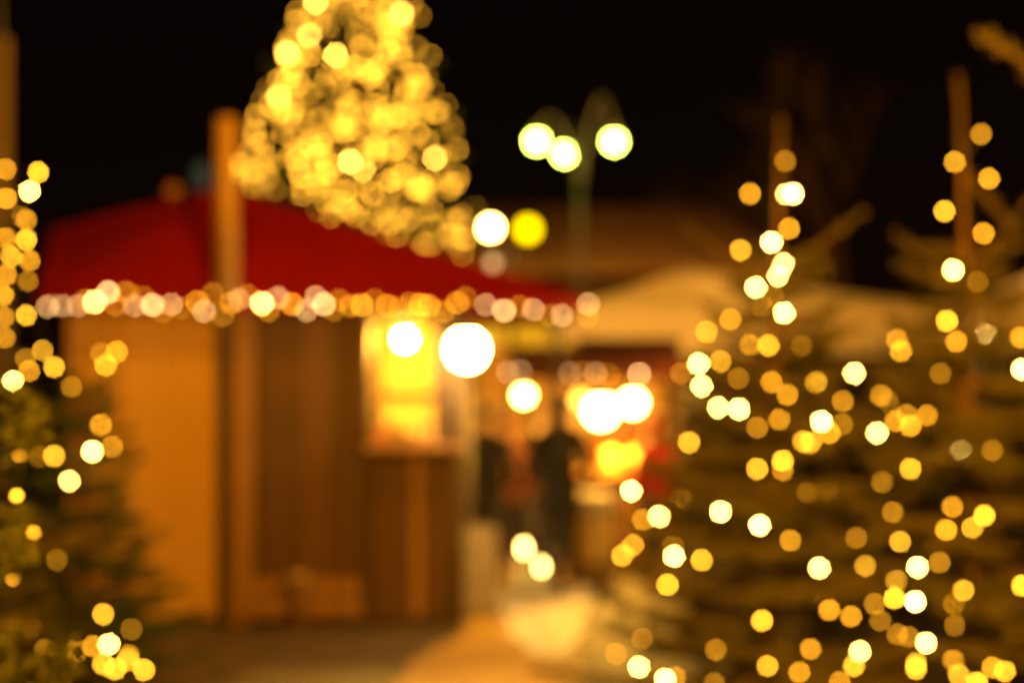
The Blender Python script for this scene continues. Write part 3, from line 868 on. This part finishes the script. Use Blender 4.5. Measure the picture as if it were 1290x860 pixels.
def person(label, p, rz, H, coat, hat=None, arms='pocket', stride=0.0, long_coat=True):
    k = H / 1.78
    t = thing('person', label, 'person', p, rz, 'people in the market')
    s = lambda *v: tuple(c * k for c in v)
    hipw, shw = 0.095, 0.185
    f0 = stride
    if arms == 'pocket':
        el = lambda g: s(g * 0.30, 0.03, 1.10); wr = lambda g: s(g * 0.21, -0.10, 0.93)
    elif arms == 'cup':
        el = lambda g: s(g * 0.27, -0.02, 1.10); wr = lambda g: s(g * 0.10, -0.27, 1.20)
    else:
        el = lambda g: s(g * 0.26, 0.04 * g * (1 if stride else 0), 1.12); wr = lambda g: s(g * 0.27, -0.05 + 0.08 * g * (1 if stride else 0), 0.87)
    # body: pelvis 0, belly 1, chest 2, neck base 3, neck 4, head 5, crown 6
    J = [(s(0, 0, .92), .115 * k), (s(0, .005, 1.10), .115 * k), (s(0, .005, 1.30), (.15 * k, .11 * k)), (s(0, .01, 1.44), .075 * k), (s(0, .0, 1.51), .052 * k), (s(0, -.012, 1.60), (.072 * k, .088 * k)), (s(0, -.005, 1.69), (.066 * k, .08 * k))]
    E = [(i, i + 1) for i in range(6)]
    for g in (-1, 1):
        b = len(J)
        J += [(s(g * hipw, 0, .86), .085 * k), (s(g * hipw, -f0 * g * .5, .49), .058 * k), (s(g * hipw, -f0 * g + (0.05 if f0 * g < 0 else 0), .08), .042 * k), (s(g * (hipw + .02), -f0 * g - .13, .035), .034 * k)]
        E += [(0, b), (b, b + 1), (b + 1, b + 2), (b + 2, b + 3)]
        b = len(J)
        e_, w_ = Vector(el(g)), Vector(wr(g))
        J += [(s(g * shw, .005, 1.385), .058 * k), (tuple(e_), .043 * k), (tuple(w_), .030 * k), (tuple(w_ + (w_ - e_).normalized() * .055 * k), (.038 * k, .018 * k))]
        E += [(3, b), (b, b + 1), (b + 1, b + 2), (b + 2, b + 3)]
    body = skin_obj('body', J, E, M['skin'], t)
    for g in (-1, 1):                    # five fingers rooted inside the palm
        e_, w_ = Vector(el(g)), Vector(wr(g)); d = (w_ - e_).normalized()
        sd = Vector((1, 0, 0)) if abs(d.x) < .8 else Vector((0, 1, 0))
        sd = (sd - d * sd.dot(d)).normalized(); nn = d.cross(sd)
        fb = MB()
        for i, (o_, ln_) in enumerate(((-.028, .060), (-.010, .072), (.008, .068), (.026, .052))):
            a = w_ + d * .055 * k + sd * o_ * k
            fb.tube([a, a + d * ln_ * .5 * k + nn * .008, a + d * ln_ * .85 * k + nn * .025], [.009 * k, .008 * k, .006 * k], 6)
        a = w_ + d * .02 * k - sd * .03 * k * g
        fb.tube([a, a - sd * .03 * k * g + d * .025 * k, a - sd * .035 * k * g + d * .055 * k], [.011 * k, .009 * k, .007 * k], 6)
        fb.build('fingers', M['skin'], body, True)
    # face: nose, ears, eyes, mouth
    fc = MB()
    fc.tube([s(0, -.088, 1.635), s(0, -.112, 1.60), s(0, -.092, 1.592)], [.008 * k, .014 * k, .010 * k], 6)
    fc.build('nose', M['skin'], body, True)
    for g in (-1, 1):
        MB().ball(s(g * .078, 0, 1.615), .020 * k, 8, 1.5).build('ear', M['skin'], body, True)
    for g in (-1, 1):
        MB().ball(s(g * .031, -.082, 1.638), .010 * k, 8).build('eye', M['iron'], body, True)
    MB().tube([s(-.025, -.088, 1.562), s(0, -.095, 1.558), s(.025, -.088, 1.562)], .006 * k, 6).build('mouth', M['rust'], body, True)
    # trousers and boots
    J, E = [(s(0, 0, .93), .135 * k)], []
    for g in (-1, 1):
        b = len(J)
        J += [(s(g * hipw, 0, .86), .098 * k), (s(g * hipw, -f0 * g * .5, .49), .075 * k), (s(g * hipw, -f0 * g + (0.05 if f0 * g < 0 else 0), .13), .062 * k)]
        E += [(0, b), (b, b + 1), (b + 1, b + 2)]
    skin_obj('trousers', J, E, M['jeans'], t)
    for g in (-1, 1):
        y0 = -f0 * g + (0.05 if f0 * g < 0 else 0)
        skin_obj('boot', [(s(g * hipw, y0, .22), .060 * k), (s(g * hipw, y0, .065), .058 * k), (s(g * (hipw + .02), y0 - .16, .045), (.046 * k, .042 * k))], [(0, 1), (1, 2)], M['leather'], t)
    # coat: torso with sleeves and skirt
    J = [(s(0, 0, 1.0), (.175 * k, .15 * k)), (s(0, 0, 1.15), (.16 * k, .14 * k)), (s(0, .005, 1.33), (.185 * k, .14 * k)), (s(0, .01, 1.455), (.10 * k, .09 * k)), (s(0, 0, .80), (.19 * k, .16 * k))]
    E = [(0, 1), (1, 2), (2, 3), (0, 4)]
    if long_coat:
        J.append((s(0, 0, .58), (.20 * k, .17 * k))); E.append((4, 5))
    for g in (-1, 1):
        b = len(J)
        e_, w_ = Vector(el(g)), Vector(wr(g))
        J += [(s(g * shw, .005, 1.385), .082 * k), (tuple(e_), .066 * k), (tuple(e_.lerp(w_, .9)), .052 * k)]
        E += [(3, b), (b, b + 1), (b + 1, b + 2)]
    c = skin_obj('coat', J, E, coat, t)
    MB().lathe([(.075 * k, 1.43 * k), (.088 * k, 1.47 * k), (.082 * k, 1.53 * k), (.066 * k, 1.53 * k)], (0, .005, 0), 16).build('collar', coat, c, True)
    if hat:
        hm = MB().lathe([(.098 * k, 1.655 * k), (.102 * k, 1.675 * k), (.10 * k, 1.70 * k), (.088 * k, 1.75 * k), (.05 * k, 1.785 * k), (.012 * k, 1.795 * k)], (0, .0, 0), 18).build('knit_hat', hat, t, True)
        MB().ball(s(0, 0, 1.81), .032 * k, 10).build('bobble', M['cloth'], hm, True)
    else:
        hb = MB()
        hb.lathe([(.088 * k, 1.60 * k), (.100 * k, 1.66 * k), (.096 * k, 1.72 * k), (.07 * k, 1.765 * k), (.02 * k, 1.785 * k)], (0, .018 * k, 0), 18)
        hb.build('hair', M['hair'], t, True)
    return t


def gz(d):
    return 0.004


def pp(px, d):
    return Vector((xat(px, d), d, 0.004))


person('person in a long black coat standing with their back turned left of the barrel', pp(706, 13.9), PI + .15, 1.84, M['black'], None, 'pocket', 0.0)
person('person in a rust jacket walking beside the taller candle lantern', pp(640, 14.8), 0.5, 1.66, M['rust'], M['redcloth'], 'side', 0.16, False)
person('person in a grey coat holding a cup at the awning stall counter', pp(672, 15.1), PI - .4, 1.72, M['grey'], None, 'cup', 0.0)
person('person in a red knit hat and red jacket behind the slim lit spruce', pp(822, 14.9), PI + .7, 1.62, M['redcoat'], M['redcoat'], 'pocket', 0.0, False)
person('person in a dark coat and grey hat waiting right beside the hut corner', pp(613, 14.2), PI - .1, 1.74, M['black'], M['grey'], 'pocket', 0.0)
person('stallholder in a rust apron coat behind the awning stall counter', Vector((xat(778, 17.0), 17.0, 0)), 0.1, 1.75, M['rust'], None, 'cup', 0.0)

# ------------------------------------------------------------------ behind everything
bh = thing('market_hall', 'low brown market hall with a broad tiled roof behind the stalls', 'building', (xat(760, 27), 27, 0))
BX = lambda px, d=27: xat(px, d) - xat(760, 27)
bz = lambda py, d=27: CAMZ + (HOR - py) / F * d
MB().box(BX(545), BX(980), 0, 8, 0, bz(345)).build('wall', M['brown'], bh)
r_ = MB()
A, B_ = Vector((BX(520), -.6, bz(345))), Vector((BX(1000), -.6, bz(345)))
C_, D_ = Vector((BX(900, 31), 4, bz(262, 31))), Vector((BX(590, 31), 4, bz(258, 31)))
A2, B2 = Vector((A.x, 8.6, A.z)), Vector((B_.x, 8.6, B_.z))
r_.slab([A, B_, C_, D_], .08); r_.slab([B2, A2, D_, C_], .08); r_.slab([B_, B2, C_], .08); r_.slab([A2, A, D_], .08)
r_.build('roof', M['terracotta'], bh)
for px in (600, 690, 790, 880):
    wf = MB().box(BX(px) - .45, BX(px) + .45, -.05, -.002, 1.0, 2.3).build('window', M['dark'], bh)
    MB().box(BX(px) - .38, BX(px) + .38, -.062, -.052, 1.07, 2.23).build('pane', mat('dark glass', (.02, .02, .025), None, .1), wf)
MB().box(BX(745) - .6, BX(745) + .6, -.05, -.002, 0, 2.2).build('door', M['dark'], bh)


def bare_tree(label, x, y, h, r, seed, group):
    rd = random.Random(seed)
    t = thing('bare_tree', label, 'tree', (x, y, 0), 0, group)
    mb = MB()
    tw = MB()

    def grow(p, d, l, rad, lev):
        pts = [p]; q = p
        for i in range(3):
            d = (d + Vector((rd.uniform(-.2, .2), rd.uniform(-.2, .2), rd.uniform(-.05, .15)))).normalized()
            q = q + d * l / 3; pts.append(q)
        (mb if lev < 3 else tw).tube(pts, [rad * (1 - .25 * i / 3) for i in range(4)], 5 if lev else 8, False)
        if lev < 5:
            for k in range(3 if lev < 4 else 4):
                nd = (d + Vector((rd.uniform(-1, 1), rd.uniform(-1, 1), rd.uniform(-.2, .8))) * .75).normalized()
                grow(pts[-1] if k < 2 else pts[2], nd, l * rd.uniform(.62, .8), rad * .62, lev + 1)
    grow(Vector((0, 0, 0)), Vector((0, 0, 1)), h * .30, r, 0)
    mb.build('trunk', M['bark'], t, True)
    tw.build('crown', M['bark'], t)
    return t


bare_tree('large bare tree, dark dome of twigs behind the white tent', xat(1050, 34), 34, 11.5, .28, 5, 'bare trees at the back')
bare_tree('bare tree at the back between street lamp and tall lit spruce', xat(850, 40), 40, 10.0, .25, 6, 'bare trees at the back')
